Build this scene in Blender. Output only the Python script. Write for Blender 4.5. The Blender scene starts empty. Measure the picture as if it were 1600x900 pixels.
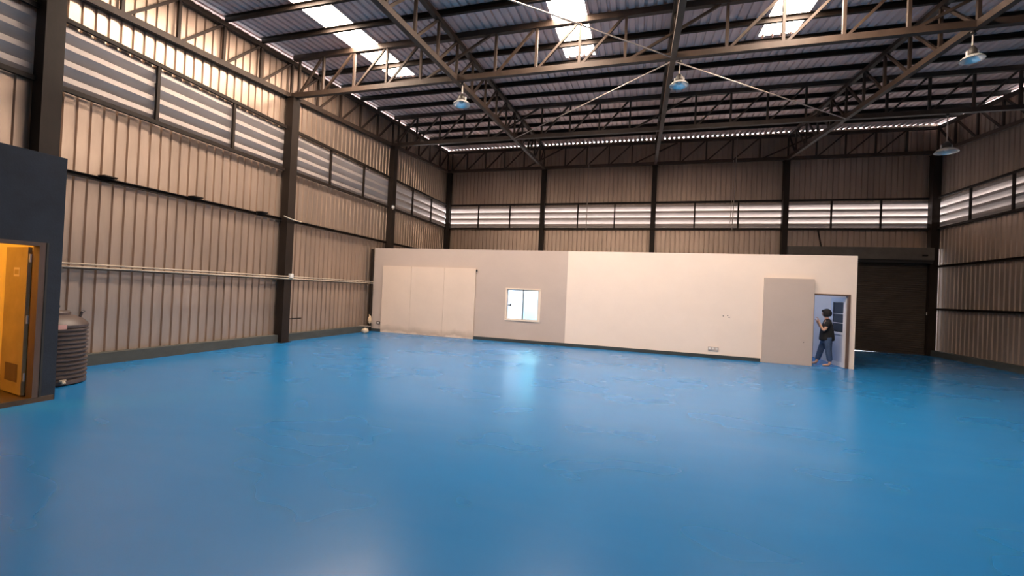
import bpy, bmesh, math, random
from mathutils import Vector, Matrix
random.seed(7)
SC = bpy.context.scene
COL = SC.collection
PI = math.pi

# ------------------------------------------------------------------ camera
F_PX, YAW, PITCH, ROLL = 668.75, .285, .0098, .0452
fw = Vector((-math.sin(YAW)*math.cos(PITCH), math.cos(YAW)*math.cos(PITCH), math.sin(PITCH)))
rt0 = Vector((math.cos(YAW), math.sin(YAW), 0)); up0 = rt0.cross(fw)
rt = rt0*math.cos(ROLL) + up0*math.sin(ROLL); up = -rt0*math.sin(ROLL) + up0*math.cos(ROLL)
cd = bpy.data.cameras.new('camera'); cam = bpy.data.objects.new('camera', cd); COL.objects.link(cam)
cd.sensor_width = 36.0; cd.lens = F_PX/1600*36.0; cd.clip_end = 300
M3 = Matrix((rt, up, -fw)).transposed()
cam.matrix_world = Matrix.Translation((0, 0, 1.6)) @ M3.to_4x4()
SC.camera = cam

# ------------------------------------------------------------------ sky, exposure
SKY_STRENGTH, SKYLIGHT_STRENGTH = 20.0, 60.0
W = bpy.data.worlds.new('overcast_sky'); SC.world = W; W.use_nodes = True
bg = W.node_tree.nodes['Background']; bg.inputs[0].default_value = (.93, .93, 1.0, 1); bg.inputs[1].default_value = SKY_STRENGTH
SC.view_settings.view_transform = 'Standard'; SC.view_settings.look = 'None'
SC.view_settings.gamma = 1.0; SC.view_settings.use_curve_mapping = False
SC.view_settings.exposure = 0.0
SC.cycles.max_bounces = 8; SC.cycles.diffuse_bounces = 4; SC.cycles.glossy_bounces = 3

# ------------------------------------------------------------------ materials
def srgb(r, g, b):
    return tuple((c/255/12.92 if c/255 <= .04045 else ((c/255+.055)/1.055)**2.4) for c in (r, g, b)) + (1,)

def mat(name, col, rough=.6, metal=0., noise=.12, scale=(3, 3, 3), spec=.5, bump=0., bscale=40., col2=None, rvar=0., coat=0.):
    m = bpy.data.materials.new(name); m.use_nodes = True
    nt = m.node_tree; N, L = nt.nodes, nt.links
    p = N['Principled BSDF']
    p.inputs['Roughness'].default_value = rough; p.inputs['Metallic'].default_value = metal
    p.inputs['Specular IOR Level'].default_value = spec
    p.inputs['Coat Weight'].default_value = coat
    g = N.new('ShaderNodeNewGeometry')
    mp = N.new('ShaderNodeVectorMath'); mp.operation = 'MULTIPLY'; mp.inputs[1].default_value = scale
    L.new(g.outputs['Position'], mp.inputs[0])
    n = N.new('ShaderNodeTexNoise'); n.inputs['Scale'].default_value = 1.0; n.inputs['Detail'].default_value = 5
    n.inputs['Roughness'].default_value = .65
    L.new(mp.outputs[0], n.inputs['Vector'])
    r = N.new('ShaderNodeValToRGB')
    c2 = col2 or tuple(max(0, c*(1-noise)) for c in col[:3]) + (1,)
    c1 = col if col2 else tuple(min(1, c*(1+noise)) for c in col[:3]) + (1,)
    r.color_ramp.elements[0].position = .3; r.color_ramp.elements[1].position = .7
    r.color_ramp.elements[0].color = c2; r.color_ramp.elements[1].color = c1
    L.new(n.outputs['Fac'], r.inputs['Fac']); L.new(r.outputs['Color'], p.inputs['Base Color'])
    if rvar:
        mr = N.new('ShaderNodeMapRange'); mr.inputs['From Min'].default_value = .3; mr.inputs['From Max'].default_value = .7
        mr.inputs['To Min'].default_value = rough-rvar; mr.inputs['To Max'].default_value = rough+rvar
        L.new(n.outputs['Fac'], mr.inputs['Value']); L.new(mr.outputs['Result'], p.inputs['Roughness'])
    if bump:
        b = N.new('ShaderNodeTexNoise'); b.inputs['Scale'].default_value = bscale; b.inputs['Detail'].default_value = 3
        L.new(g.outputs['Position'], b.inputs['Vector'])
        bm_ = N.new('ShaderNodeBump'); bm_.inputs['Strength'].default_value = bump; bm_.inputs['Distance'].default_value = .01
        L.new(b.outputs['Fac'], bm_.inputs['Height']); L.new(bm_.outputs['Normal'], p.inputs['Normal'])
    return m

def emit(name, col, strength):
    m = bpy.data.materials.new(name); m.use_nodes = True
    nt = m.node_tree; nt.nodes.clear()
    e = nt.nodes.new('ShaderNodeEmission'); o = nt.nodes.new('ShaderNodeOutputMaterial')
    e.inputs[0].default_value = tuple(col)+(1,); e.inputs[1].default_value = strength
    nt.links.new(e.outputs[0], o.inputs[0]); return m

def glass(name, tint, rough=.02):
    m = bpy.data.materials.new(name); m.use_nodes = True
    nt = m.node_tree; N, L = nt.nodes, nt.links; N.clear()
    o = N.new('ShaderNodeOutputMaterial'); mx = N.new('ShaderNodeMixShader')
    t = N.new('ShaderNodeBsdfTransparent'); t.inputs[0].default_value = tint
    gl = N.new('ShaderNodeBsdfGlossy'); gl.inputs['Roughness'].default_value = rough
    f = N.new('ShaderNodeFresnel'); f.inputs[0].default_value = 1.5
    L.new(f.outputs[0], mx.inputs[0]); L.new(t.outputs[0], mx.inputs[1]); L.new(gl.outputs[0], mx.inputs[2]); L.new(mx.outputs[0], o.inputs[0])
    return m

MT = dict(
    clad=mat('galvanised_sheet', (.48, .375, .30, 1), .43, .75, .13, (2.2, 2.2, .35), bump=.04, bscale=120),
    louvre=mat('louvre_sheet', (.44, .385, .35, 1), .5, .2, .08, (1.5, 1.5, 4)),
    roof=mat('roof_sheet_underside', (.60, .44, .40, 1), .65, .0, .15, (1.6, .3, 1.6)),
    steel=mat('brown_primer_steel', (.019, .0125, .009, 1), .6, 0, .25, (4, 4, 1.5), spec=.25),
    steel2=mat('roof_truss_steel', (.046, .029, .020, 1), .55, 0, .25, (4, 4, 1.5), spec=.35),
    rod=mat('bare_rod_steel', (.42, .36, .32, 1), .45, .4, .15),
    kerb=mat('grey_concrete_kerb', (.055, .062, .058, 1), .8, 0, .2, (3, 3, 6), bump=.1),
    cream=mat('cream_wall_paint', (.82, .70, .60, 1), .7, 0, .025, (1.1, 1.1, 1.4)),
    grey=mat('taupe_wall_paint', (.52, .43, .37, 1), .7, 0, .035, (1.2, 1.2, 1.5)),
    board=mat('beige_board', (.62, .52, .44, 1), .65, 0, .03, (2, 2, 2)),
    panel=mat('taupe_panel', (.50, .42, .365, 1), .65, 0, .03, (2, 2, 2)),
    shutter=mat('dark_roller_shutter', (.075, .058, .045, 1), .55, .2, .2, (2, 2, 8)),
    housing=mat('shutter_housing', (.11, .095, .08, 1), .6, 0, .2),
    skirt=mat('dark_skirting', (.035, .045, .045, 1), .6, 0, .2),
    navy=mat('dark_slate_blue_wall', (.018, .027, .042, 1), .75, 0, .18, (4, 4, 4), bump=.15, bscale=60),
    yellow=mat('pale_yellow_paint', (.80, .62, .28, 1), .7, 0, .05),
    tan=mat('tan_door_leaf', (.36, .26, .12, 1), .55, 0, .15, (3, 3, 3)),
    wood=mat('brown_timber_frame', (.12, .075, .055, 1), .55, 0, .2, (8, 8, 1)),
    earth=mat('brown_tile', (.09, .055, .03, 1), .5, 0, .3),
    tank=mat('brown_black_plastic', (.075, .055, .05, 1), .45, 0, .12),
    white=mat('white_plastic', (.75, .72, .68, 1), .5, 0, .05),
    pink=mat('pinkish_label', (.75, .42, .36, 1), .6, 0, .06),
    office=mat('white_office_wall', (.80, .82, .86, 1), .7, 0, .02),
    alu=mat('white_aluminium', (.66, .66, .68, 1), .4, .1, .05),
    creamalu=mat('cream_window_frame', (.80, .68, .56, 1), .5, 0, .05),
    black=mat('black_plastic', (.012, .012, .012, 1), .5, 0, .2),
    grey_dark=mat('grey_gasket', (.12, .12, .12, 1), .5, 0, .1),
    frosted=mat('frosted_panel', (.40, .43, .50, 1), .3, 0, .08),
    spun=mat('spun_aluminium', (.85, .84, .80, 1), .25, .55, .05),
    lampgear=mat('lamp_gear_grey', (.05, .045, .04, 1), .5, .3, .15),
    ground=mat('outdoor_concrete', (.42, .41, .40, 1), .9, 0, .1),
    shade_wall=mat('dark_shade_wall', (.05, .045, .042, 1), .9, 0, .1),  # dark finish of the added walls that shade the louvres
    bag=mat('pale_cloth', (.50, .42, .32, 1), .85, 0, .1, (20, 20, 20)),
    tie=mat('tan_cloth', (.55, .42, .28, 1), .85, 0, .12, (20, 20, 20)),
    skin=mat('skin', (.52, .30, .20, 1), .5, 0, .04),
    shirt=mat('black_cotton', (.006, .006, .007, 1), .9, 0, .3, (20, 20, 20)),
    jeans=mat('blue_denim', (.035, .065, .13, 1), .8, 0, .3, (25, 25, 10)),
    hair=mat('black_hair', (.008, .006, .006, 1), .75, 0, .3, (60, 60, 8)),
    pane_clear=glass('clear_glass', (.95, .98, .98, 1)),
    pane_cyan=glass('cyan_tinted_glass', (.70, .97, .98, 1)),
    pane_dark=glass('blue_tinted_glass', (.32, .42, .58, 1)),
    sky_pane=emit('daylit_fibreglass', (1.0, .79, .63), SKYLIGHT_STRENGTH),
    fill_cool=emit('cool_fill_tube', (.58, .70, 1.0), 80.0),  # added light, gives the doorway room its bluish brightness
    fill_white=emit('white_fill_tube', (.90, .98, 1.0), 420.0),  # added light, strong enough to white out the window
    bulb_warm=emit('warm_bulb', (1.0, .50, .09), 2000.0),
)

# blue epoxy floor: satin, slightly scuffed
def floor_material():
    m = mat('blue_epoxy_floor', (.010, .165, .43, 1), .27, 0, .08, (.5, .9, 1), spec=.55, bump=.004, bscale=160,
            col2=(.012, .18, .46, 1), rvar=.010)
    nt = m.node_tree; N, L = nt.nodes, nt.links; p = N['Principled BSDF']
    for nd in N:
        if nd.type == 'TEX_NOISE' and nd.inputs['Scale'].default_value == 1.0: nd.inputs['Detail'].default_value = 2
    g = N.new('ShaderNodeNewGeometry')
    w = N.new('ShaderNodeTexNoise'); w.inputs['Scale'].default_value = 1.0; w.inputs['Detail'].default_value = 3; w.inputs['Distortion'].default_value = .5
    mp = N.new('ShaderNodeVectorMath'); mp.operation = 'MULTIPLY'; mp.inputs[1].default_value = (.55, 2.2, 1)
    L.new(g.outputs['Position'], mp.inputs[0]); L.new(mp.outputs[0], w.inputs['Vector'])
    r = N.new('ShaderNodeValToRGB'); r.color_ramp.elements[0].position = .45; r.color_ramp.elements[1].position = .85
    r.color_ramp.elements[0].color = (0, 0, 0, 1); r.color_ramp.elements[1].color = (.10, .10, .10, 1)
    L.new(w.outputs['Fac'], r.inputs['Fac'])
    mx = N.new('ShaderNodeMix'); mx.data_type = 'RGBA'
    old = p.inputs['Base Color'].links[0].from_socket
    L.new(r.outputs['Color'], mx.inputs['Factor']); L.new(old, mx.inputs['A']); mx.inputs['B'].default_value = (.10, .24, .42, 1)
    L.new(mx.outputs['Result'], p.inputs['Base Color'])
    return m
MT['floor'] = floor_material()

# ------------------------------------------------------------------ mesh helpers
class MB:
    def __init__(s): s.v = []; s.f = []; s.smooth = False
    def add(s, vs, fs):
        o = len(s.v); s.v += [tuple(v) for v in vs]; s.f += [tuple(i+o for i in f) for f in fs]; return s
    def box(s, x0, x1, y0, y1, z0, z1):
        return s.add([(x0,y0,z0),(x1,y0,z0),(x1,y1,z0),(x0,y1,z0),(x0,y0,z1),(x1,y0,z1),(x1,y1,z1),(x0,y1,z1)],
                     [(0,3,2,1),(4,5,6,7),(0,1,5,4),(1,2,6,5),(2,3,7,6),(3,0,4,7)])
    def bar(s, a, b, w, h, upv=(0, 0, 1)):
        a, b = Vector(a), Vector(b); d = (b-a).normalized(); u = Vector(upv)
        if abs(d.dot(u)) > .98: u = Vector((0, 1, 0))
        sd = d.cross(u).normalized(); u = sd.cross(d).normalized()
        vs = []
        for p in (a, b):
            for i, j in ((-1,-1),(1,-1),(1,1),(-1,1)): vs.append(p + sd*(i*w/2) + u*(j*h/2))
        return s.add(vs, [(0,1,2,3),(7,6,5,4),(0,4,5,1),(1,5,6,2),(2,6,7,3),(3,7,4,0)])
    def chan(s, a, b, w, h, t=.012, upv=(0, 0, 1)):
        # C section: web plus two flanges
        a, b = Vector(a), Vector(b); d = (b-a).normalized(); u = Vector(upv)
        sd = d.cross(u).normalized(); u = sd.cross(d).normalized()
        s.bar(a+sd*(-w/2+t/2), b+sd*(-w/2+t/2), t, h, u)
        s.bar(a+u*(h/2-t/2)+sd*(t/2), b+u*(h/2-t/2)+sd*(t/2), w-t, t, u)
        s.bar(a-u*(h/2-t/2)+sd*(t/2), b-u*(h/2-t/2)+sd*(t/2), w-t, t, u)
        return s
    def tube(s, pts, r, n=8, caps=True):
        pts = [Vector(p) for p in pts]; rings = []
        for i, p in enumerate(pts):
            d = (pts[min(i+1, len(pts)-1)] - pts[max(i-1, 0)]).normalized()
            u = Vector((0, 0, 1)) if abs(d.z) < .9 else Vector((1, 0, 0))
            sd = d.cross(u).normalized(); u = sd.cross(d)
            rr = r[i] if isinstance(r, (list, tuple)) else r
            rings.append([p + sd*(rr*math.cos(2*PI*k/n)) + u*(rr*math.sin(2*PI*k/n)) for k in range(n)])
        vs = [v for R_ in rings for v in R_]; fs = []
        for i in range(len(pts)-1):
            for k in range(n): fs.append((i*n+k, i*n+(k+1) % n, (i+1)*n+(k+1) % n, (i+1)*n+k))
        if caps: fs.append(tuple(range(n))[::-1]); fs.append(tuple((len(pts)-1)*n+k for k in range(n)))
        return s.add(vs, fs)
    def lathe(s, prof, n=24, c=(0, 0, 0), caps=False):
        vs = [(c[0]+r*math.cos(2*PI*k/n), c[1]+r*math.sin(2*PI*k/n), c[2]+z) for r, z in prof for k in range(n)]; fs = []
        for i in range(len(prof)-1):
            for k in range(n): fs.append((i*n+k, i*n+(k+1) % n, (i+1)*n+(k+1) % n, (i+1)*n+k))
        if caps: fs.append(tuple(range(n))[::-1]); fs.append(tuple((len(prof)-1)*n+k for k in range(n)))
        return s.add(vs, fs)
    def ball(s, c, rx, ry, rz, n=14, m=9, fn=None):
        vs = []; fs = []
        for i in range(m+1):
            t = PI*i/m
            for k in range(n):
                a = 2*PI*k/n; p = Vector((math.sin(t)*math.cos(a), math.sin(t)*math.sin(a), math.cos(t)))
                if fn: p = Vector(fn(p))
                vs.append((c[0]+p.x*rx, c[1]+p.y*ry, c[2]+p.z*rz))
        for i in range(m):
            for k in range(n): fs.append((i*n+k, (i+1)*n+k, (i+1)*n+(k+1) % n, i*n+(k+1) % n))
        return s.add(vs, fs)
    def mesh(s, name, m, smooth=False):
        me = bpy.data.meshes.new(name); me.from_pydata(s.v, [], s.f); me.update()
        bm = bmesh.new(); bm.from_mesh(me); bmesh.ops.recalc_face_normals(bm, faces=bm.faces); bm.to_mesh(me); bm.free()
        me.materials.append(MT[m] if isinstance(m, str) else m)
        if smooth:
            for p in me.polygons: p.use_smooth = True
        return me
    def build(s, name, m, parent=None, loc=(0, 0, 0), smooth=False):
        return link(name, s.mesh(name, m, smooth), parent, loc)

def link(name, me, parent=None, loc=(0, 0, 0), rz=0, scale=None):
    o = bpy.data.objects.new(name, me); COL.objects.link(o); o.location = loc; o.rotation_euler = (0, 0, rz)
    if scale: o.scale = scale
    if parent: o.parent = parent
    return o
def box(name, m, x0, x1, y0, y1, z0, z1, parent=None):
    return MB().box(x0, x1, y0, y1, z0, z1).build(name, m, parent)
def empty(name, loc=(0, 0, 0), rz=0):
    o = bpy.data.objects.new(name, None); COL.objects.link(o); o.location = loc; o.rotation_euler = (0, 0, rz); o.empty_display_size = .2
    return o
def tag(o, label=None, cat=None, group=None, kind=None):
    if label: o['label'] = label
    if cat: o['category'] = cat
    if group: o['group'] = group
    if kind: o['kind'] = kind
    return o
def struct(o, label=None): return tag(o, label, kind='structure')

# ------------------------------------------------------------------ the hall's measures (metres)
XL, XR, YB, YF, YO = -9.016, 10.187, 19.089, -4.2, 13.20
C1, C2, C3 = -4.30, .51, 5.43
XCOL = [XL, C1, C2, C3, XR]
BAY = 4.89
YCOL = [YB-3*BAY-.0, YB-2*BAY, YB-BAY, YB]           # 4.42, 9.31, 14.2, 19.09
YCOL = [4.33, 9.20, 14.10, YB]
ZLB, ZLT = 4.569, 5.689                               # louvre band, bottom and top rails
def zroof(y): return 8.424 + .08*(y-YB)
def zch(y): return 7.316 + .0771*(y-YB)
XLS, XRS, YBS = XL-.14, XR+.14, YB+.14                # planes of the wall sheets

# ------------------------------------------------------------------ floor and ground
struct(box('floor', 'floor', XLS-.1, XRS+.1, YF-.1, YBS+.03, -.2, 0), 'glossy blue epoxy floor across the empty hall')
struct(box('ground', 'ground', -60, 60, -40, 90, -.4, -.21), 'pale concrete ground outside the hall')

# ------------------------------------------------------------------ cladding sheets
PITCH_RIB, NRIB = .19, 4
SHW = PITCH_RIB*NRIB
def sheet_mesh(name, h, m='clad', depth=.034, out=1, wt=.062, wb=.034, thick=.003):
    """corrugated sheet in local x (width) / z (height); grooves run vertical, dented towards +y"""
    prof = [(0, 0)]
    for k in range(NRIB):
        c = (k+.5)*PITCH_RIB
        prof += [(c-wt/2, 0), (c-wb/2, depth*out), (c+wb/2, depth*out), (c+wt/2, 0)]
    prof.append((SHW, 0))
    mb = MB(); n = len(prof)
    vs = [(x, y, 0) for x, y in prof] + [(x, y, h) for x, y in prof] + [(x, y+thick, 0) for x, y in prof] + [(x, y+thick, h) for x, y in prof]
    fs = []
    for i in range(n-1):
        fs += [(i, i+1, n+i+1, n+i), (2*n+i+1, 2*n+i, 3*n+i, 3*n+i+1), (n+i, n+i+1, 3*n+i+1, 3*n+i), (2*n+i, 2*n+i+1, i+1, i)]
    fs += [(0, n, 3*n, 2*n), (n-1, 3*n-1, 4*n-1, 2*n-1)]
    mb.add(vs, fs)
    me = bpy.data.meshes.new(name); me.from_pydata(mb.v, [], mb.f); me.materials.append(MT[m]); me.update()
    return me

# louvre blade: short upright lip at the inside edge, then a leaf falling outwards (local x = length 1, y = outwards)
LP = (ZLT-ZLB-.04)/4
def slat_mesh():
    lip, dy, t = .088, .15, .004
    pr = [(0, LP), (0, LP-lip), (dy, -.012)]
    vs = []
    for x in (0, 1):
        for (y, z) in pr: vs.append((x, y, z))
        for (y, z) in pr: vs.append((x, y+t, z+t*.3))
    fs = []
    for i in range(2):
        fs += [(i, i+1, 6+i+1, 6+i), (3+i+1, 3+i, 9+i, 9+i+1)]
    fs += [(0, 6, 9, 3), (2, 5, 11, 8), (0, 3, 4, 1), (1, 4, 5, 2), (6, 7, 10, 9), (7, 8, 11, 10)]
    return MB().add(vs, fs).mesh('slat', 'louvre')
SLAT = slat_mesh()

def clad_wall(wall, origin, ang, length, posts, zlow, tops, gap=None, lowh=None, girts=()):
    """origin: left end on the floor, seen from inside; ang: direction of the wall; posts: column places along it.
    tops(s) gives the height of the upper edge; zlow(s) the lower edge"""
    dx, dy = math.cos(ang), math.sin(ang)
    W_ = lambda s, z=0, o=0: (origin[0]+dx*s-dy*o, origin[1]+dy*s+dx*o, z)    # o > 0 is outwards
    n = max(1, round(length/SHW)); sc = length/(n*SHW)
    cache = {}
    for i in range(n):
        s0 = i*SHW*sc; sm = s0+SHW*sc/2
        z0 = zlow(sm); h = round(ZLB+.075-z0, 2)
        if h > .05:
            if h not in cache: cache[h] = sheet_mesh('cladding_sheet', h)
            link('cladding_sheet', cache[h], wall, W_(s0, z0), ang, (sc, 1, 1))
        # the upper tier: cut along the roof slope
        ta, tb = tops(s0), tops(s0+SHW*sc)
        key = (round(ta, 2), round(tb-ta, 2))
        if key not in cache:
            me = sheet_mesh('cladding_sheet', 1.0)
            for v in me.vertices:
                top = ta + (tb-ta)*v.co.x/SHW
                v.co.z = 0 if v.co.z < .5 else top-(ZLT-.17)
            cache[key] = me
        link('cladding_sheet', cache[key], wall, W_(s0, ZLT-.17, .0), ang, (sc, 1, 1))
    # louvre rails, mullions and blades, bay by bay
    for a, b in zip(posts[:-1], posts[1:]):
        for z, nm in ((ZLB, 'louvre_rail'), (ZLT, 'louvre_rail')):
            MB().bar((0, 0, 0), (b-a-.2, 0, 0), .06, .075).build(nm, 'steel', wall, W_(a+.1, z, -.09)).rotation_euler = (0, 0, ang)
        w3 = (b-a)/3
        for k in (1, 2):
            MB().bar((0, 0, ZLB+.03), (0, 0, ZLT-.03), .055, .055).build('mullion', 'steel', wall, W_(a+k*w3, 0, -.085)).rotation_euler = (0, 0, ang)
        for k in range(3):
            for j in range(4):
                link('slat', SLAT, wall, W_(a+k*w3-(.14 if a+k*w3 < .2 else 0), ZLB-.04+j*LP, -.035), ang, (w3+(.14 if a+k*w3 < .2 or b == posts[-1] and k == 2 else 0), 1, 1))
        for z in girts:
            MB().chan((0, 0, 0), (b-a-.22, 0, 0), .07, .075, .01).build('girt', 'steel', wall, W_(a+.11, z, -.075)).rotation_euler = (0, 0, ang)
    return W_

# left wall: runs along +y; outward is -x  -> ang = +90 deg has outward (-dy, dx) = (-1, 0)
wall_left = struct(empty('wall_left'), 'ribbed grey metal wall with louvre band beside the water tank')
LEN_L = YBS-YF
clad_wall(wall_left, (XLS, YF, 0), PI/2, LEN_L, [y-YF for y in [-.55]+YCOL], lambda s: .2, lambda s: zroof(YF+s)-.045, girts=(3.25,))
# cladding rail of the middle height carries the conduits; short plates stand on it
for y in (5.18, 6.74, 8.4):
    MB().box(-.02, .16, -.1, .1, 0, .02).bar((.0, -.1, -.03), (.15, .09, .0), .03, .03).build('girt_plate', 'steel', wall_left, (XL-.05, y, 3.29))
MB().bar((0, 0, 0), (0, 8.3, 0), .05, .05).build('girt', 'steel', wall_left, (XL-.09, 4.7, 1.68))

# back wall: runs along +x from the left; outward must be +y -> ang = 0 has outward (0, 1)
wall_back = struct(empty('wall_back'), 'ribbed metal back wall with bright louvre band above the office')
def back_low(s):
    x = XLS+s
    return 3.86 if C3+.05 < x < XR else .2
clad_wall(wall_back, (XLS, YBS, 0), 0, XRS-XLS, [x-XLS for x in XCOL], back_low, lambda s: zroof(YBS), girts=(3.25,))
MB().bar((6.57, YB-.02, 4.52), (6.70, YB-.02, 3.88), .04, .04).build('strut', 'steel', wall_back)

# right wall: seen from inside it runs from the back corner towards the camera (-y); outward +x -> ang = -90
wall_right = struct(empty('wall_right'), 'dark ribbed metal wall with louvre band facing the empty floor')
clad_wall(wall_right, (XRS, YBS, 0), -PI/2, LEN_L, [YBS-y for y in YCOL[::-1]+[-.55]], lambda s: .2, lambda s: zroof(YBS-s)-.06, girts=(3.20, 1.67))

# front wall behind the camera
struct(box('wall_front', 'clad', XLS, XRS, YF-.15, YF, 0, zroof(YF)+.02), 'metal wall at the near end of the hall')

# kerbs under the cladding
struct(MB().box(XLS-.06, XL+.02, 3.7, YB, 0, .2).build('baseboard_left', 'kerb'), 'low grey concrete kerb under the ribbed wall by the tank')
struct(MB().box(XR-.04, XRS+.06, YF, YB, 0, .2).build('baseboard_right', 'kerb'), 'low grey concrete kerb under the dark ribbed wall')
struct(MB().box(XL, C3, YB-.04, YBS+.06, 0, .2).build('baseboard_back', 'kerb'), 'low grey concrete kerb under the back wall')

# added unseen walls that keep outdoor light off the side louvres
struct(box('wall_shade_left', 'shade_wall', XLS-1.3, XLS-1.1, YF-4, 17.2, -.2, 6.7), 'added unseen dark wall shading the louvres on the tank side')
struct(box('wall_shade_right', 'shade_wall', XRS+1.1, XRS+1.3, YF-4, 18.6, -.2, 5.15), 'added unseen low dark wall shading the louvres of the dark ribbed wall')

# ------------------------------------------------------------------ roof: sheets, purlins, skylights
ceiling = struct(empty('ceiling'), 'dark corrugated roof sheets on steel purlins')
SLOPE = math.atan(.08)
def roof_sheet(x0, x1, y0, y1, m='roof'):
    n = NRIB; w = x1-x0; p = w/n; prof = [(0, 0)]
    for k in range(n):
        c = (k+.5)*p; prof += [(c-.038, 0), (c-.024, .046), (c+.024, .046), (c+.038, 0)]
    prof.append((w, 0)); t = .004; N_ = len(prof)
    L_ = y1-y0; dz = .08*L_
    vs = [(x, 0, z) for x, z in prof]+[(x, L_, z+dz) for x, z in prof]+[(x, 0, z+t) for x, z in prof]+[(x, L_, z+dz+t) for x, z in prof]
    fs = []
    for i in range(N_-1):
        fs += [(i, i+1, N_+i+1, N_+i), (2*N_+i+1, 2*N_+i, 3*N_+i, 3*N_+i+1), (i+1, i, 2*N_+i, 2*N_+i+1), (N_+i, N_+i+1, 3*N_+i+1, 3*N_+i)]
    return MB().add(vs, fs), (x0, y0, zroof(y0))
PUR = [9.20+.975*k for k in range(-14, 11)]
PUR = [p for p in PUR if p > YF and p < YB-.5]
SKY_X = [(-7.20, -6.45), (-2.03, -1.28), (2.45, 3.20)]
SKY_Y0, SKY_Y1 = 5.30, 10.98
REND = YBS+.07
def fill(a, b):
    n = max(1, round((b-a)/.74))
    for i in range(n):
        mb, l = roof_sheet(a+(b-a)*i/n, a+(b-a)*(i+1)/n, YF-.2, REND); mb.build('roof_sheet', 'roof', ceiling, l)
edges = [XLS-.25]+[e for p in SKY_X for e in p]+[XRS+.25]
for a, b in zip(edges[::2], edges[1::2]): fill(a, b)
for a, b in SKY_X:
    for y0, y1 in ((YF-.2, SKY_Y0), (SKY_Y1, REND)):
        mb, l = roof_sheet(a, b, y0, y1); mb.build('roof_sheet', 'roof', ceiling, l)
for y in PUR:
    if min(abs(y-c) for c in YCOL[1:]) < .15: continue
    MB().chan((XLS+.03, y, zroof(y)-.070), (XRS-.03, y, zroof(y)-.070), .065, .13, .008).build('purlin', 'steel', ceiling)
names = ['bright fibreglass skylight strip nearest the louvred grey wall', 'bright fibreglass skylight strip over the middle of the hall',
         'bright fibreglass skylight strip on the far side of the central truss']
for (a, b), lb in zip(SKY_X, names):
    s = empty('skylight', ((a+b)/2, SKY_Y1, zroof(SKY_Y1))); tag(s, lb, 'skylight', 'roof skylight strips')
    ys = [SKY_Y0]+[p for p in PUR if SKY_Y0+.2 < p < SKY_Y1-.2]+[SKY_Y1]
    for y0, y1 in zip(ys[:-1], ys[1:]):
        mb, l = roof_sheet(a+.002, b-.002, y0+.002, y1-.002)
        mb.build('pane', 'sky_pane', s, (l[0]-(a+b)/2, l[1]-SKY_Y1, l[2]-zroof(SKY_Y1)))

# ------------------------------------------------------------------ columns
def column(x, y, ztop, w, label, d=None):
    d = d or w
    c = empty('steel_column', (x, y, 0)); tag(c, label, 'column', 'steel columns around the walls')
    t = .016
    # H section, flanges facing the hall, closed by a cover plate on each side like the boxed stanchions
    MB().box(-w/2, w/2, -d/2, d/2, .015, ztop).build('shaft', 'steel', c)
    MB().box(-w/2-.05, w/2+.05, -d/2-.05, d/2+.05, 0, .015).build('base_plate', 'steel', c)
    MB().box(-w/2-.02, w/2+.02, -d/2-.02, d/2+.02, ztop, ztop+.02).build('cap_plate', 'steel', c)
    return c
column(XL+.02, YCOL[0], zch(YCOL[0])-.08, .24, 'thick dark steel column rising above the slate blue room')
column(XL+.02, YCOL[1], zch(YCOL[1])-.08, .24, 'dark steel column with white junction box on the louvred wall')
column(XL+.02, YCOL[2], zch(YCOL[2])-.08, .22, 'dark steel column rising just behind the taupe end of the office wall')
column(XL+.02, YB-.0, zch(YB)-.08, .2, 'dark steel column in the corner beyond the taupe office wall')
column(C1, YB-.02, zch(YB)-.08, .2, 'dark steel column on the back wall above the office window')
column(C2, YB-.02, zch(YB)-.08, .2, 'dark steel column on the back wall above the cream office wall')
column(C3, YB-.02, zch(YB)-.08, .2, 'dark steel column on the back wall beside the roller shutter, above the office')
column(XR-.02, YB-.02, zch(YB)-.08, .24, 'dark steel column in the corner between roller shutter and dark ribbed wall')

# ------------------------------------------------------------------ trusses
def truss(p0, p1, nodes, zb, zt, label, chordw=.11, th=.10):
    """p0, p1: ends on plan; nodes: fractions along it; zb/zt(frac) chord heights; diagonals rise in the running direction"""
    P = lambda f, z: Vector((p0[0]+(p1[0]-p0[0])*f, p0[1]+(p1[1]-p0[1])*f, z))
    o = empty('roof_truss', (p0[0], p0[1], 0)); tag(o, label, 'truss', 'steel roof trusses')
    L0 = Vector((p0[0], p0[1], 0))
    rel = lambda v: v-L0
    MB().bar(rel(P(0, zb(0))), rel(P(1, zb(1))), chordw, .12).build('bottom_chord', 'steel2', o)
    MB().bar(rel(P(0, zt(0))), rel(P(1, zt(1))), chordw, th).build('top_chord', 'steel2', o)
    for i, f in enumerate(nodes):
        MB().bar(rel(P(f, zb(f)+.06)), rel(P(f, zt(f)-.05)), .055, .055).build('web_post', 'steel2', o)
        if i+1 < len(nodes):
            g = nodes[i+1]; e = .07*(g-f)
            MB().bar(rel(P(f+e, zb(f)+.06)), rel(P(g-e, zt(g)-.06)), .05, .05).build('diagonal', 'steel2', o)
    return o
TOP = .195
def depth_truss(x, label):
    y0, y1 = YCOL[0], YB
    ys = []
    for a, b in zip(YCOL[:-1], YCOL[1:]): ys += [a+(b-a)*k/5 for k in range(5)]
    ys.append(YB); ys[0] += .15; ys[-1] -= .13
    fr = [(y-y0)/(y1-y0) for y in ys]; Y = lambda f: y0+(y1-y0)*f
    return truss((x, y0), (x, y1), fr, lambda f: zch(Y(f)), lambda f: zroof(Y(f))-TOP, label)
depth_truss(XL-.06, 'sunlit roof truss running along the top of the louvred grey wall')
depth_truss(C1, 'roof truss over the blue-dished lamp, running to the back wall')
depth_truss(C2, 'central roof truss seen edge-on, running to the back wall')
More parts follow.
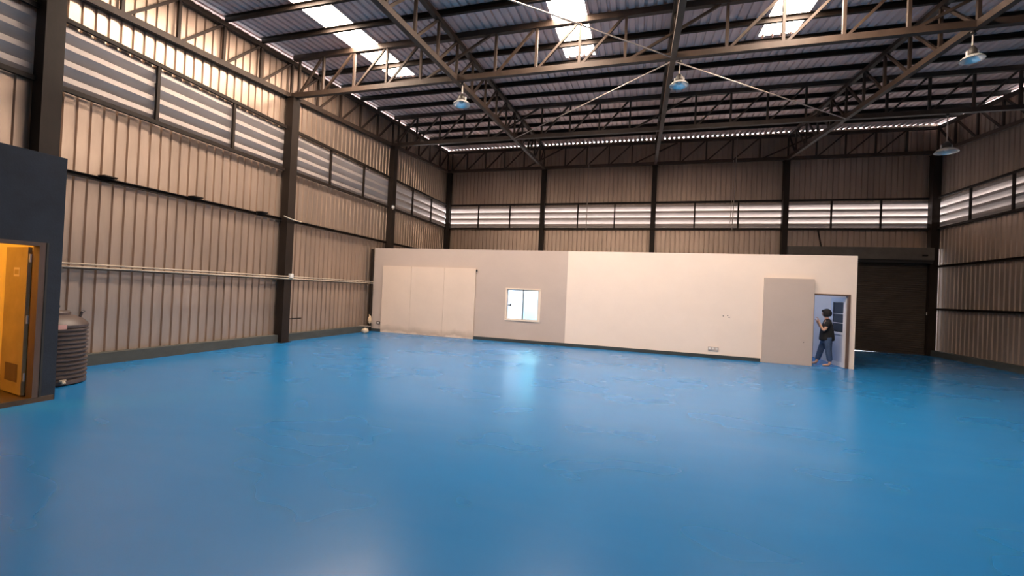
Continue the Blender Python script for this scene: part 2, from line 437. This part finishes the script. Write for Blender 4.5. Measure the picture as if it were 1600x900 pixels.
depth_truss(C3, 'dark roof truss running back over the office doorway')
depth_truss(XR-.02, 'dark roof truss along the top of the dark ribbed wall')
def cross_truss(y, label, top=.075, th=.13):
    xs = []
    for a, b in zip(XCOL[:-1], XCOL[1:]): xs += [a+(b-a)*k/5 for k in range(0 if a == XL else 1, 5)]
    xs = [x for x in xs if all(abs(x-c) > .05 for c in XCOL)]
    fr = [(x-XL)/(XR-XL) for x in [XL+.18]+xs]
    return truss((XL, y), (XR, y), fr, lambda f: zch(y), lambda f: zroof(y)-top, label, th=th)
cross_truss(YCOL[1], 'sunlit roof truss crossing the hall under the skylights')
cross_truss(YCOL[2], 'dark roof truss crossing the hall beyond the skylights')
cross_truss(YB-.14, 'dark roof truss along the top of the back wall', .215, .10)

# bracing rods in the plane of the bottom chords
for (a, b), lb in zip([((C2-.05, 9.34), (C1+.05, 14.0)), ((C2+.05, 9.34), (C3-.05, 14.0)), ((C2-.05, 9.1), (C1+.05, 4.4))],
        ['thin pale bracing rod slanting from the central truss towards the blue-dished lamp side',
         'thin pale bracing rod slanting from the central truss towards the roller shutter side',
         'thin dark bracing rod passing under the middle skylight']):
    r = MB().tube([(0, 0, 0), (b[0]-a[0], b[1]-a[1], zch(b[1])-zch(a[1]))], .013, 6).build('bracing_rod', 'rod', None, (a[0], a[1], zch(a[1])-.05))
    tag(r, lb, 'rod', 'horizontal bracing rods')

# ------------------------------------------------------------------ high-bay lamps
def lamp(x, y, ztop, zrim, r, label, arm=None):
    o = empty('pendant_lamp', (x, y, zrim)); tag(o, label, 'lamp', 'unlit high bay pendant lamps')
    h = r*.52
    pr = [(r*1.02, 0), (r, .008), (r*.92, h*.30), (r*.74, h*.62), (r*.50, h*.86), (r*.34, h)]
    MB().lathe(pr+[(q-.006, z-.004) for q, z in pr[::-1]], 32).build('reflector', 'spun', o, smooth=True)
    MB().lathe([(r*.34, h-.01), (r*.38, h+.02), (r*.38, h+.08), (r*.26, h+.12), (r*.08, h+.16)], 20, caps=True).build('gear_housing', 'lampgear', o, smooth=True)
    for s in (-1, 1): MB().box(s*r*.46-.012, s*r*.46+.012, -.012, .012, h-.02, h+.07).build('bracket', 'white', o)
    MB().lathe([(r*.16, h*.35), (r*.2, h*.6), (r*.12, h)], 12, caps=True).build('bulb', 'white', o, smooth=True)
    MB().tube([(0, 0, h+.14), (0, 0, ztop-zrim-.05)], .014, 8).build('stem', 'rod', o)
    MB().lathe([(.05, ztop-zrim-.06), (.035, ztop-zrim-.03), (.035, ztop-zrim)], 10, caps=True).build('hook_cap', 'lampgear', o)
    if arm: MB().bar((0, 0, ztop-zrim-.012), (arm, 0, ztop-zrim-.012), .03, .03).build('hanger_arm', 'steel2', o)
    return o
lamp(-4.16, 9.28, zch(9.28)-.06, 5.97, .205, 'unlit pendant lamp whose dish mirrors the blue floor, beside the sunlit crossing truss')
lamp(.66, 9.50, zch(9.5)+.03, 6.08, .19, 'unlit pendant lamp with dull white underside beside the central truss', -.11)
lamp(5.42, 9.30, zch(9.3)-.06, 6.0, .165, 'unlit pendant lamp in the dark near the dark truss over the doorway')
lamp(7.74, 14.10, zch(14.1)-.06, 5.84, .25, 'unlit pendant lamp hanging in front of the shutter corner column')

# wires dropping down the back wall
for x, dx, lb in ((-2.27, 0, 'thin pale wire hanging down the back wall above the office window end'),
              (3.60, -.07, 'pale wire hanging down the back wall above the cream office wall')):
    w = MB().tube([(0, 0, 0), (dx*.3, 0, -1.8), (dx, 0, -3.75)], .017, 6).build('hanging_wire', 'rod', None, (x, YB-.21, 8.15)); tag(w, lb, 'wire')
w = MB().tube([(0, 0, 0), (0, 0, -.9), (-.05, .0, -2.7)], .012, 6).build('hanging_wire', 'rod', None, (3.50, YB-.21, 7.30))
tag(w, 'second shorter wire close beside the pale wire over the cream office wall', 'wire')

# ------------------------------------------------------------------ office partition
OL, OR_, OZ, SPLIT, OT = -9.0, 5.47, 2.95, -2.10, .12
WX0, WX1, WZ0, WZ1 = -4.07, -2.91, .69, 1.735
DX0, DX1, DZ = 4.50, 5.34, 1.93
wp = struct(empty('wall_partition', (0, YO, 0)), 'taupe and cream painted office wall across the hall')
g = MB(); g.box(OL, WX0, 0, OT, 0, OZ).box(WX1, SPLIT, 0, OT, 0, OZ).box(WX0, WX1, 0, OT, 0, WZ0).box(WX0, WX1, 0, OT, WZ1, OZ)
g.build('taupe_section', 'grey', wp)
g = MB(); g.box(SPLIT, DX0, 0, OT, 0, OZ).box(DX1, OR_, 0, OT, 0, OZ).box(DX0, DX1, 0, OT, DZ, OZ)
g.build('cream_section', 'cream', wp)
for x_, z_ in ((2.34, 1.20), (2.45, 1.22), (2.49, 1.17)):
    MB().lathe([(.016, 0), (.012, .003)], 8, caps=True).build('screw_hole', 'lampgear', wp, (x_, -.001, z_)).rotation_euler = (PI/2, 0, 0)
# rooms behind it
of = struct(empty('wall_office', (0, YO+OT, 0)), 'white inner walls of the office seen through its doorway')
D_ = 3.3
MB().box(OL, OR_, D_, D_+.1, 0, OZ-.1).build('rear_wall', 'office', of)
MB().box(OR_-.1, OR_, 0, D_, 0, OZ-.1).build('end_wall', 'cream', of)
MB().box(OL, OL+.1, 0, D_, 0, OZ-.1).build('end_wall', 'grey', of)
MB().box(SPLIT-.2, SPLIT-.1, 0, D_, 0, OZ-.1).build('cross_wall', 'office', of)
MB().box(-5.2, -5.1, 0, D_, 0, OZ-.1).build('cross_wall', 'office', of)
MB().box(2.1, 2.2, 0, D_, 0, OZ-.1).build('cross_wall', 'office', of)
struct(box('ceiling_office', 'office', OL, OR_, YO+OT, YO+OT+D_+.1, OZ-.1, OZ-.02), 'white ceiling of the office rooms')

def add_fill_light(x, y, z, ln, m, label):  # added unseen lights that brighten the rooms behind doorway and window
    o = empty('fill_light', (x, y, z)); tag(o, label, 'fill light')
    MB().box(-ln/2, ln/2, -.06, .06, -.05, 0).build('batten', 'white', o)
    for s in (-.03, .03): MB().tube([(-ln/2+.03, s, -.07), (ln/2-.03, s, -.07)], .016, 8).build('tube', m, o)
    return o
add_fill_light(3.8, 15.2, OZ-.1, 1.2, 'fill_cool', 'added unseen fill light inside the doorway room')
add_fill_light(-3.7, 14.9, OZ-.1, 1.2, 'fill_white', 'added unseen fill light inside the room behind the window')
add_fill_light(-3.7, 15.8, OZ-.1, 1.2, 'fill_white', 'added unseen fill light at the back of the room behind the window')

# skirtings
for n, (a, b) in enumerate(((OL, -8.58), (-5.10, 3.30))):
    struct(box('baseboard_partition_%d' % (n+1), 'skirt', a, b, YO-.02, YO, 0, .10), 'dark skirting along the foot of the office wall')

# dark upright strip between the ribbed wall and the office end
cp = empty('corner_strip', (-9.0, YO-.1, 0)); tag(cp, 'narrow dark upright strip where the ribbed wall meets the taupe office wall', 'post')
MB().box(-.06, .0, -.03, .03, 0, OZ-.05).build('web', 'steel', cp); MB().box(0, .012, -.05, .05, 0, OZ-.05).build('flange', 'steel', cp)

# large board over the taupe wall: three sheets side by side
b = empty('board_screen', (-6.85, YO-.035, 0)); tag(b, 'wide beige board screen with stained foot against the taupe office wall', 'board')
bm_ = mat('beige_board_stained', (.72, .585, .475, 1), .65, 0, .03, (2, 2, 2))
nt = bm_.node_tree; N, L = nt.nodes, nt.links; p = N['Principled BSDF']
gg = N.new('ShaderNodeNewGeometry'); sp = N.new('ShaderNodeSeparateXYZ'); L.new(gg.outputs['Position'], sp.inputs[0])
nz = N.new('ShaderNodeTexNoise'); nz.inputs['Scale'].default_value = 2.5; nz.inputs['Detail'].default_value = 6; L.new(gg.outputs['Position'], nz.inputs['Vector'])
ml = N.new('ShaderNodeMath'); ml.operation = 'MULTIPLY_ADD'; ml.inputs[1].default_value = .35; L.new(nz.outputs['Fac'], ml.inputs[0]); L.new(sp.outputs['Z'], ml.inputs[2])
rp = N.new('ShaderNodeValToRGB'); e = rp.color_ramp.elements
e[0].position = .2; e[0].color = (0, 0, 0, 1); e[1].position = .26; e[1].color = (.55, .55, .55, 1); x = e.new(.45); x.color = (0, 0, 0, 1)
L.new(ml.outputs[0], rp.inputs['Fac'])
mx = N.new('ShaderNodeMix'); mx.data_type = 'RGBA'; old = p.inputs['Base Color'].links[0].from_socket
L.new(rp.outputs['Color'], mx.inputs['Factor']); L.new(old, mx.inputs['A']); mx.inputs['B'].default_value = (.30, .20, .12, 1); L.new(mx.outputs['Result'], p.inputs['Base Color'])
MT['board_st'] = bm_
xs = [-1.74, -.62, .62, 1.74]
for i in range(3): MB().box(xs[i]+.003, xs[i+1]-.003, -.03 if i != 1 else -.028, .03, .004, 2.325).build('board_sheet', 'board_st', b)
MB().box(1.74, 1.78, -.02, .03, 2.22, 2.29).build('latch', 'black', b)

# taupe panel beside the doorway
t = empty('sliding_panel', (3.91, YO-.04, 0)); tag(t, 'plain taupe door panel standing against the cream wall by the doorway', 'door panel')
MB().box(-.59, .59, -.03, .03, .003, 2.29).build('leaf', 'panel', t)
MB().box(-.59, .59, -.012, .035, 2.29, 2.31).build('top_rail', 'panel', t)
MB().lathe([(.012, 0), (.012, .012)], 8, caps=True).build('screw_mark', 'grey_dark', t, (.38, -.033, .62)).rotation_euler = (PI/2, 0, 0)

# sockets
def socket(x, z, w, h, n, label, m='white'):
    o = empty('wall_socket', (x, YO-.012, z)); tag(o, label, 'socket')
    MB().box(-w/2, w/2, -.008, .012, -h/2, h/2).build('plate', m, o)
    for k in range(n):
        c = (k-(n-1)/2)*w/n
        MB().box(c-w/n*.3, c+w/n*.3, -.011, -.007, -h*.26, h*.26).build('outlet', 'grey_dark' if m == 'white' else 'white', o)
socket(-8.72, .31, .13, .09, 1, 'small black socket on the taupe wall beside the board screen', 'black')
sm = MT['panel']; MT['sock'] = sm
socket(2.11, .27, .27, .10, 3, 'row of small sockets low on the cream office wall', 'sock')

# window
w = struct(empty('window_1', ((WX0+WX1)/2, YO, WZ0)), 'bright sliding window in the taupe office wall')
ww, hh = (WX1-WX0)/2, WZ1-WZ0
fr = .045
MB().box(-ww, -ww+fr, -.02, .09, 0, hh).build('jamb', 'creamalu', w); MB().box(ww-fr*1.6, ww, -.02, .09, 0, hh).build('jamb', 'creamalu', w)
MB().box(-ww+fr, ww-fr*1.6, -.02, .09, 0, fr).build('sill', 'creamalu', w); MB().box(-ww+fr, ww-fr*1.6, -.02, .09, hh-fr, hh).build('head', 'creamalu', w)
for (a, c, y, pm) in ((-ww+fr, .02, .055, 'pane_clear'), (.0, ww-fr*1.6, .015, 'pane_cyan')):
    s = empty('sash', (0, 0, 0)); s.parent = w; f = .03
    q = MB().box(a, a+f, y, y+.025, fr, hh-fr).box(c-f, c, y, y+.025, fr, hh-fr).box(a+f, c-f, y, y+.025, fr, fr+f).box(a+f, c-f, y, y+.025, hh-fr-f, hh-fr)
    q.build('sash_frame', 'alu', s)
    MB().box(a+f, c-f, y+.010, y+.016, fr+f, hh-fr-f).build('pane', pm, s)
MB().box(-.012, .018, -.002, .012, fr, hh-fr).build('meeting_stile', 'grey_dark', w)
MB().box(-ww+.09, -ww+.20, .03, .05, hh*.45, hh*.49).box(-ww+.15, -ww+.20, .02, .05, hh*.44, hh*.52).build('latch', 'lampgear', w)

# doorway with the door leaf swung into the office
d = struct(empty('door_1', (DX1, YO, 0)), 'glazed white office door standing open in its brown frame')
MB().box(-.05, 0, -.02, OT+.01, 0, DZ).build('jamb', 'wood', d)
MB().box(-(DX1-DX0), -(DX1-DX0)+.03, -.01, OT+.01, 0, DZ).build('jamb', 'wood', d)
MB().box(-(DX1-DX0)+.03, -.05, -.015, OT+.01, DZ-.04, DZ).build('head', 'wood', d)
lf = empty('door_leaf', (-.062, .055, 0)); lf.parent = d; lf.rotation_euler = (0, 0, math.radians(93.0))   # local +x runs into the room
LW, LH, st = .76, 1.86, .10
MB().box(0, st, -.02, .02, .01, LH).box(LW-st, LW, -.02, .02, .01, LH).box(st, LW-st, -.02, .02, .01, .13).box(st, LW-st, -.02, .02, LH-.13, LH).box(st, LW-st, -.02, .02, .86, .92).build('leaf_frame', 'alu', lf)
MB().box(st, LW-st, -.008, .008, .13, .86).build('lower_panel', 'frosted', lf)
zz = [.92, 1.17, 1.42, LH-.13]
for i in range(3): MB().box(st, LW-st, -.004, .004, zz[i]+.008, zz[i+1]-.008).build('pane', 'pane_dark', lf)
for z in zz[1:3]: MB().box(st, LW-st, -.010, .010, z-.008, z+.008).build('glazing_bar', 'alu', lf)
MB().box(LW-.075, LW-.035, .02, .028, .86, 1.02).tube([(LW-.055, .028, .95), (LW-.055, .06, .95), (LW-.16, .062, .95)], .010, 8).build('handle', 'black', lf)
for z in (.22, .95, 1.66): MB().tube([(-.008, .022, z-.05), (-.008, .022, z+.05)], .010, 8).build('hinge', 'alu', lf)

# ------------------------------------------------------------------ roller shutter
s = struct(empty('door_2', ((C3+XR)/2, YB, 0)), 'closed dark brown roller shutter in the back wall')
x0, x1 = C3+.12-(C3+XR)/2, XR-.14-(C3+XR)/2
# curtain of interlocking slats (too fine to pick apart): real ribs, one mesh; foot not quite level
mb = MB(); zs = []; z = .0; pr = []
N_S = 44; hS = 3.32/N_S
for i in range(N_S):
    pr += [(0.0, i*hS), (.016, i*hS+hS*.25), (.016, i*hS+hS*.75), (0.0, i*hS+hS*.98)]
n = len(pr); vs = []
for xx, lift in ((x0, .034), (x1, -.012)):
    for (y, z) in pr: vs.append((xx, -y+.02, z+lift*(1-z/3.3)))
fs = [(i, i+1, n+i+1, n+i) for i in range(n-1)]
cur = MB().add(vs, fs).build('curtain', 'shutter', s); cur['kind'] = 'stuff'
MB().box(x0, x1, .03, .05, 3.25, 3.35).build('curtain_roll', 'shutter', s)
MB().bar((x0, .015, .058), (x1, .015, .012), .05, .05).build('bottom_bar', 'shutter', s)
for xx in (x0-.05, x1-.01): MB().box(xx, xx+.06, -.05, .06, 0, 3.35).build('guide_rail', 'steel', s)
MB().box(x0-.03, x1+.03, -.30, .10, 3.42, 3.86).build('housing', 'housing', s)
MB().box(x0-.03, x1+.03, -.26, .08, 3.30, 3.42).build('housing_lip', 'black', s)
MB().box(x1-.32, x1-.18, -.36, -.30, 3.55, 3.60).build('bracket', 'steel', s)
MB().box(x1-.02, x1+.03, -.07, -.05, 1.45, 1.55).build('lock_box', 'white', s)

# ------------------------------------------------------------------ slate blue room at the side
RX, RY1, RZ, RY0 = -6.97, 3.58, 3.03, -1.2
dy0, dy1, dz = 2.52, 3.42, 1.945
r = struct(empty('wall_room', (RX, RY1, 0)), 'dark slate blue side room with lit doorway')
MB().box(-.1, 0, dy1-RY1, 0, 0, RZ).box(-.1, 0, RY0-RY1, dy0-RY1, 0, RZ).box(-.1, 0, dy0-RY1, dy1-RY1, dz, RZ).build('front_wall', 'navy', r)
MB().box(XL+.1-RX, -.1, -.1, 0, 0, RZ).build('end_wall', 'navy', r)
MB().box(XL+.1-RX, -.1, RY0-RY1, RY0-RY1+.1, 0, RZ).build('end_wall', 'navy', r)
MB().box(XL+.1-RX, -.1, RY0-RY1+.1, -.1, RZ-.1, RZ-.001).build('roof_slab', 'navy', r)
MB().box(XL+.1-RX, -.1, -.112, -.1, 0, RZ-.1).build('lining', 'yellow', r)
MB().box(XL+.1-RX, XL+.112-RX, RY0-RY1+.1, -.1, 0, RZ-.1).build('lining', 'yellow', r)
MB().box(XL+.112-RX, -.1, RY0-RY1+.1, -.112, RZ-.112, RZ-.1).build('lining', 'yellow', r)
MB().box(XL+.1-RX, .02, RY0-RY1+.1, -.02, .0, .06).build('floor_slab', 'earth', r)
d = struct(empty('door_3', (RX, dy1, 0)), 'tan door standing open in the slate blue side room')
MB().box(-.11, .012, -.06, 0, .06, dz).build('jamb', 'wood', d); MB().box(-.11, .012, dy0-dy1, dy0-dy1+.05, .06, dz).build('jamb', 'wood', d)
MB().box(-.11, .012, dy0-dy1+.05, -.06, dz-.045, dz).build('head', 'wood', d)
MB().box(.0, .02, 0, .02, .06, dz).build('architrave', 'lampgear', d)
lf = empty('door_leaf', (-.13, -.07, 0)); lf.parent = d; lf.rotation_euler = (0, 0, math.radians(171.8))   # local +x into the room
MB().box(.02, .64, -.018, .018, .075, dz-.06).build('leaf', 'tan', lf)
MB().box(.22, .38, .018, .022, 1.52, 1.63).build('sign_plate', 'board', lf)
MB().box(.24, .36, .022, .023, 1.545, 1.605).build('sign_print', 'tan', lf)
MB().box(.14, .50, .018, .020, .22, .44).build('vent_grille', 'wood', lf)
for z in (.3, 1.0, 1.75): MB().tube([(0, .0, z-.05), (0, .0, z+.05)], .011, 8).build('hinge', 'alu', lf)
lo = empty('wall_lamp', (-8.2, 1.4, RZ-.112)); tag(lo, 'warm bulb lamp under the ceiling of the slate blue room', 'lamp')
MB().lathe([(.06, 0), (.06, -.03), (.03, -.05)], 14, caps=True).build('lamp_base', 'white', lo)
MB().ball((0, 0, -.09), .045, .045, .05).build('bulb', 'bulb_warm', lo, smooth=True)

# ------------------------------------------------------------------ water tank
tk = empty('water_tank', (-8.03, 4.03, 0)); tag(tk, 'brown ribbed plastic water tank between slate room and louvred wall', 'water tank')
pr = [(.36, 0.0), (.40, .02), (.40, .07)]
for i in range(12):
    z = .08+i*.0605
    pr += [(.375, z+.004), (.378, z+.014), (.403, z+.026), (.403, z+.046), (.378, z+.058)]
pr += [(.40, .815), (.402, .85)]
MB().lathe(pr, 40).build('body', 'tank', tk, smooth=False)
MB().lathe([(.402, .85), (.385, .875), (.33, .93), (.24, .975), (.19, .985)], 40).build('shoulder', 'tank', tk, smooth=True)
ld = MB().lathe([(.20, .97), (.205, .975), (.205, 1.02), (.19, 1.035), (.06, 1.05)], 28, caps=True).build('lid', 'tank', tk)
MB().box(-.03, .03, -.02, .02, 1.045, 1.07).build('lid_grip', 'tank', ld)
def patch(mb, a0, a1, z0, z1, r_):
    k = 6; vs = []
    for i in range(k+1):
        a = a0+(a1-a0)*i/k; vs += [(math.cos(a)*r_, math.sin(a)*r_, z0), (math.cos(a)*r_, math.sin(a)*r_, z1)]
    return mb.add(vs, [(2*i, 2*i+2, 2*i+3, 2*i+1) for i in range(k)])
patch(MB(), -.50, -.05, .80, .865, .408).build('label_band', 'pink', tk)
MB().tube([(.395, -.05, .07), (.46, -.055, .07), (.47, -.055, .05)], .022, 8).box(.43, .45, -.09, -.02, .085, .10).build('tap', 'bag', tk)
MB().tube([(.10, .28, .93), (.11, .30, 1.02), (.10, .33, 1.03)], .018, 8).build('inlet', 'tank', tk)
hs = MB().tube([(-8.12, 3.92, 1.06), (-8.05, 3.86, 1.10), (-7.86, 3.84, 1.13), (-7.78, 3.90, 1.12), (-7.84, 3.98, 1.07), (-8.0, 4.0, 1.08)], .034, 8)
hs = [tuple(Vector(v)-Vector((-8.0, 3.95, 1.05))) for v in hs.v], hs.f
q = MB().add(*hs).build('hose', 'kerb', None, (-8.0, 3.97, 1.092), smooth=True); tag(q, 'short coil of dark hose lying on the water tank lid', 'hose')

# ------------------------------------------------------------------ conduits and small things along the louvred wall
for z, lb in ((1.745, 'upper pale conduit pipe running along the louvred wall'), (1.69, 'lower pale conduit pipe running along the louvred wall')):
    q = MB().tube([(0, 0, 0), (0, 8.5, 0)], .014, 8).build('conduit_pipe', 'bag', None, (XL-.02 if z < 1.72 else XL-.03, 4.5, z)); tag(q, lb, 'pipe', 'conduits on the louvred wall')
    q.location.x = XL+.155; 
q = empty('junction_box', (XL+.155, 9.26, 1.77)); tag(q, 'small white junction box on the dark column', 'junction box')
MB().box(-.01, .05, -.055, .055, -.055, .055).build('case', 'white', q); MB().box(.05, .056, -.048, .048, -.048, .048).build('cover', 'white', q)
q = MB().tube([(0, -.25, .04), (.03, -.1, 0), (.03, .12, -.02), (0, .35, -.02)], .016, 8).build('conduit_bend', 'bag', None, (XL+.15, YCOL[1], 3.27)); tag(q, 'short pale conduit crossing the column at rail height', 'pipe')
q = empty('stub_bracket', (XL+.12, 9.32, .62)); tag(q, 'thin dark steel stub sticking out from the foot of the column', 'bracket')
MB().bar((0, 0, 0), (.02, .40, 0), .03, .03).build('arm', 'steel', q); MB().box(-.02, .02, -.02, .0, -.05, .05).build('plate', 'steel', q)
q = empty('corner_lamp_box', (XL+.15, YCOL[2]-.1, ZLB)); tag(q, 'tiny white fitting on the column at louvre rail height', 'fitting')
MB().box(-.02, .05, -.05, .04, -.05, .05).build('case', 'white', q); MB().lathe([(.03, -.08), (.02, -.05)], 10, caps=True).build('nozzle', 'bag', q)
# pale bundle lying in the corner, and the tan pouch hung above it
def lump(p): 
    k = 1+.14*math.sin(5*p.x+1)+.10*math.sin(7*p.y+3*p.z); return (p.x*k, p.y*k, max(p.z, -.75)*k)
q = MB().ball((0, 0, .075), .13, .11, .10, 16, 10, lump).build('cloth_bundle', 'bag', None, (-8.72, 12.45, 0), smooth=True); tag(q, 'pale crumpled bundle on the floor in the corner by the kerb', 'bundle')
q = empty('cloth_pouch', (-8.90, 12.95, .30)); tag(q, 'tan cloth pouch hanging on the dark strip above the floor', 'pouch')
MB().ball((0, 0, .11), .07, .08, .14, 12, 9, lump).build('sack', 'tie', q, smooth=True); MB().tube([(0, 0, .2), (-.03, 0, .3)], .012, 6).build('cord', 'tie', q)
q = MB().box(-.2, .22, -.04, .04, 0, .02).build('rail_offcut', 'rod', None, (-8.95, 12.75, .20)); tag(q, 'short bright metal strip lying on the kerb in the corner', 'metal strip')

# ------------------------------------------------------------------ person in the doorway (faces -x, walking)
def skin_mesh(name, chains, m, sub=2):
    """chains: lists of (point, radius or (rx, ry)); the first point of a later chain may be a (chain, index) reference"""
    me = bpy.data.meshes.new(name); vs = []; es = []; rs = []; ids = {}
    for ci, ch in enumerate(chains):
        prev = None
        for k, it in enumerate(ch):
            if isinstance(it[0], int): prev = ids[it]; ids[(ci, k)] = prev; continue
            vs.append(it[0]); rs.append(it[1]); i = len(vs)-1; ids[(ci, k)] = i
            if prev is not None: es.append((prev, i))
            prev = i
    me.from_pydata(vs, es, []); o = bpy.data.objects.new(name, me); COL.objects.link(o)
    o.modifiers.new('s', 'SKIN'); 
    for i, sv in enumerate(me.skin_vertices[0].data):
        r_ = rs[i]; sv.radius = r_ if isinstance(r_, tuple) else (r_, r_); sv.use_root = (i == 0)
    sb = o.modifiers.new('d', 'SUBSURF'); sb.levels = sub; sb.render_levels = sub
    dg = bpy.context.evaluated_depsgraph_get(); dg.update()
    out = bpy.data.meshes.new_from_object(o.evaluated_get(dg)); bpy.data.objects.remove(o); bpy.data.meshes.remove(me)
    out.name = name; out.materials.clear(); out.materials.append(MT[m])
    for p in out.polygons: p.use_smooth = True
    return out

def merge(meshes, name, m):
    bm = bmesh.new()
    for me in meshes: bm.from_mesh(me)
    out = bpy.data.meshes.new(name); bm.to_mesh(out); bm.free(); out.materials.append(MT[m])
    for p in out.polygons: p.use_smooth = True
    return out

pe = empty('person', (4.93, 13.44, 0), math.radians(-22))
tag(pe, 'person in black t-shirt and blue jeans walking through the office doorway', 'person')
# near (left) side is -y; she faces -x
body = [[((0.0, 0, .86), .075), ((-.005, 0, .98), .085), ((.0, 0, 1.12), .12), ((.0, 0, 1.20), .085), ((-.012, 0, 1.27), .048), ((-.025, 0, 1.33), .055)],
        # near leg (rear), far leg (leading)
        [(0, 0), ((.035, -.07, .74), .065), ((.045, -.085, .45), .058), ((.095, -.085, .10), .036), ((.07, -.085, .045), .036), ((-.03, -.085, .028), .030), ((-.075, -.085, .022), .022)],
        [(0, 0), ((-.03, .07, .74), .065), ((-.115, .085, .45), .058), ((-.20, .085, .105), .036), ((-.225, .085, .055), .036), ((-.32, .085, .045), .028), ((-.36, .085, .05), .020)],
        # near arm bent up, hand before the chest
        [(0, 2), ((.005, -.12, 1.18), .06), ((.015, -.185, 1.13), .048), ((-.035, -.205, .98), .040), ((-.065, -.205, .955), .036), ((-.13, -.19, 1.07), .029), ((-.165, -.175, 1.155), .022), ((-.178, -.17, 1.20), .026), ((-.186, -.168, 1.23), .024)],
        # far arm, also bent
        [(0, 2), ((.005, .12, 1.18), .06), ((.01, .18, 1.13), .048), ((-.05, .20, .98), .040), ((-.08, .19, .965), .036), ((-.16, .12, 1.05), .029), ((-.195, .07, 1.11), .022), ((-.21, .05, 1.145), .026), ((-.218, .04, 1.17), .024)]]
def fingers(base, dirv, across, curl):
    ch = []; base = Vector(base); dv = Vector(dirv).normalized(); ac = Vector(across).normalized(); cu = Vector(curl).normalized()
    for k, ln in zip((-1.5, -.5, .5, 1.5), (.062, .070, .066, .052)):
        p = base+ac*(k*.0155)
        ch.append([(tuple(p-dv*.02), .0085), (tuple(p+dv*ln*.35), .008), (tuple(p+dv*ln*.7+cu*.012), .0075), (tuple(p+dv*ln*.9+cu*.032), .0065)])
    p = base-dv*.035-ac*.022
    ch.append([(tuple(p), .0095), (tuple(p-ac*.022+dv*.02), .009), (tuple(p-ac*.026+dv*.045+cu*.01), .0075)])
    return ch
parts = [skin_mesh('body', body, 'skin')]
for base, dv, ac, cu in (((-.188, -.167, 1.24), (-.25, .05, 1), (.2, 1, 0), (-1, .2, -.1)), ((-.222, .036, 1.185), (-.35, -.25, 1), (.3, 1, 0), (-1, -.2, -.1))):
    for c in fingers(base, dv, ac, cu): parts.append(skin_mesh('finger', [c], 'skin', 1))
def head_fn(p):
    x, y, z = p
    if z < 0: x *= 1+.10*z; y *= 1+.22*z          # narrower jaw
    if x < -.8 and abs(y) < .3 and -.35 < z < .15: x -= .16*(1-abs(y)/.3)   # nose
    if x < -.7 and -.62 < z < -.45: x -= .04         # lips
    if .0 < z < .2 and x < -.75 and .18 < abs(y) < .5: x += .05   # eye sockets
    return (x, y, z)
parts.append(MB().ball((-.032, 0, 1.405), .088, .072, .112, 28, 22, head_fn).mesh('head', 'skin', True))
for sgn in (-1, 1): parts.append(MB().ball((-.012, sgn*.073, 1.395), .018, .010, .030, 10, 7).mesh('ear', 'skin', True))
body_o = link('body', merge(parts, 'body', 'skin'), pe)
for sgn in (-1, 1):
    e = MB().ball((-.108, sgn*.026, 1.412), .010, .012, .008, 10, 7).build('eye', 'black', body_o, smooth=True)
MB().box(-.122, -.112, -.018, .018, 1.342, 1.349).build('mouth', 'tie', body_o)
def hair_fn(p):
    x, y, z = p
    if x < -.72 and z < .35: x = -.72+(x+.72)*.1       # open at the face
    if z < -.55: z = -.55-(abs(z)-.55)*.4; x *= 1.06; y *= 1.06
    return (x, y, z)
MB().ball((-.015, 0, 1.415), .112, .100, .125, 26, 20, hair_fn).build('hair', 'hair', pe, smooth=True)
MB().ball((-.088, 0, 1.475), .048, .070, .040, 16, 10).build('fringe', 'hair', pe, smooth=True)
shirt = [[((0.0, 0, .66), .185), ((.0, 0, .72), .190), ((.0, 0, .84), .180), ((-.002, 0, .98), .165), ((.005, 0, 1.12), .155), ((.005, 0, 1.205), .105), ((-.006, 0, 1.25), .062)],
         [(0, 4), ((.005, -.12, 1.18), .078), ((.015, -.188, 1.125), .066), ((-.012, -.20, 1.04), .064)],
         [(0, 4), ((.005, .12, 1.18), .078), ((.01, .185, 1.125), .066), ((-.02, .20, 1.04), .064)]]
link('t_shirt', skin_mesh('t_shirt', shirt, 'shirt'), pe)
jeans = [[((0.0, 0, .88), .140), ((.0, 0, .74), .165)],
         [(0, 1), ((.035, -.085, .66), .105), ((.047, -.088, .45), .080), ((.075, -.087, .25), .070), ((.09, -.086, .12), .066)],
         [(0, 1), ((-.04, .085, .66), .105), ((-.117, .088, .45), .080), ((-.165, .087, .25), .070), ((-.20, .086, .13), .066)]]
link('jeans', skin_mesh('jeans', jeans, 'jeans'), pe)
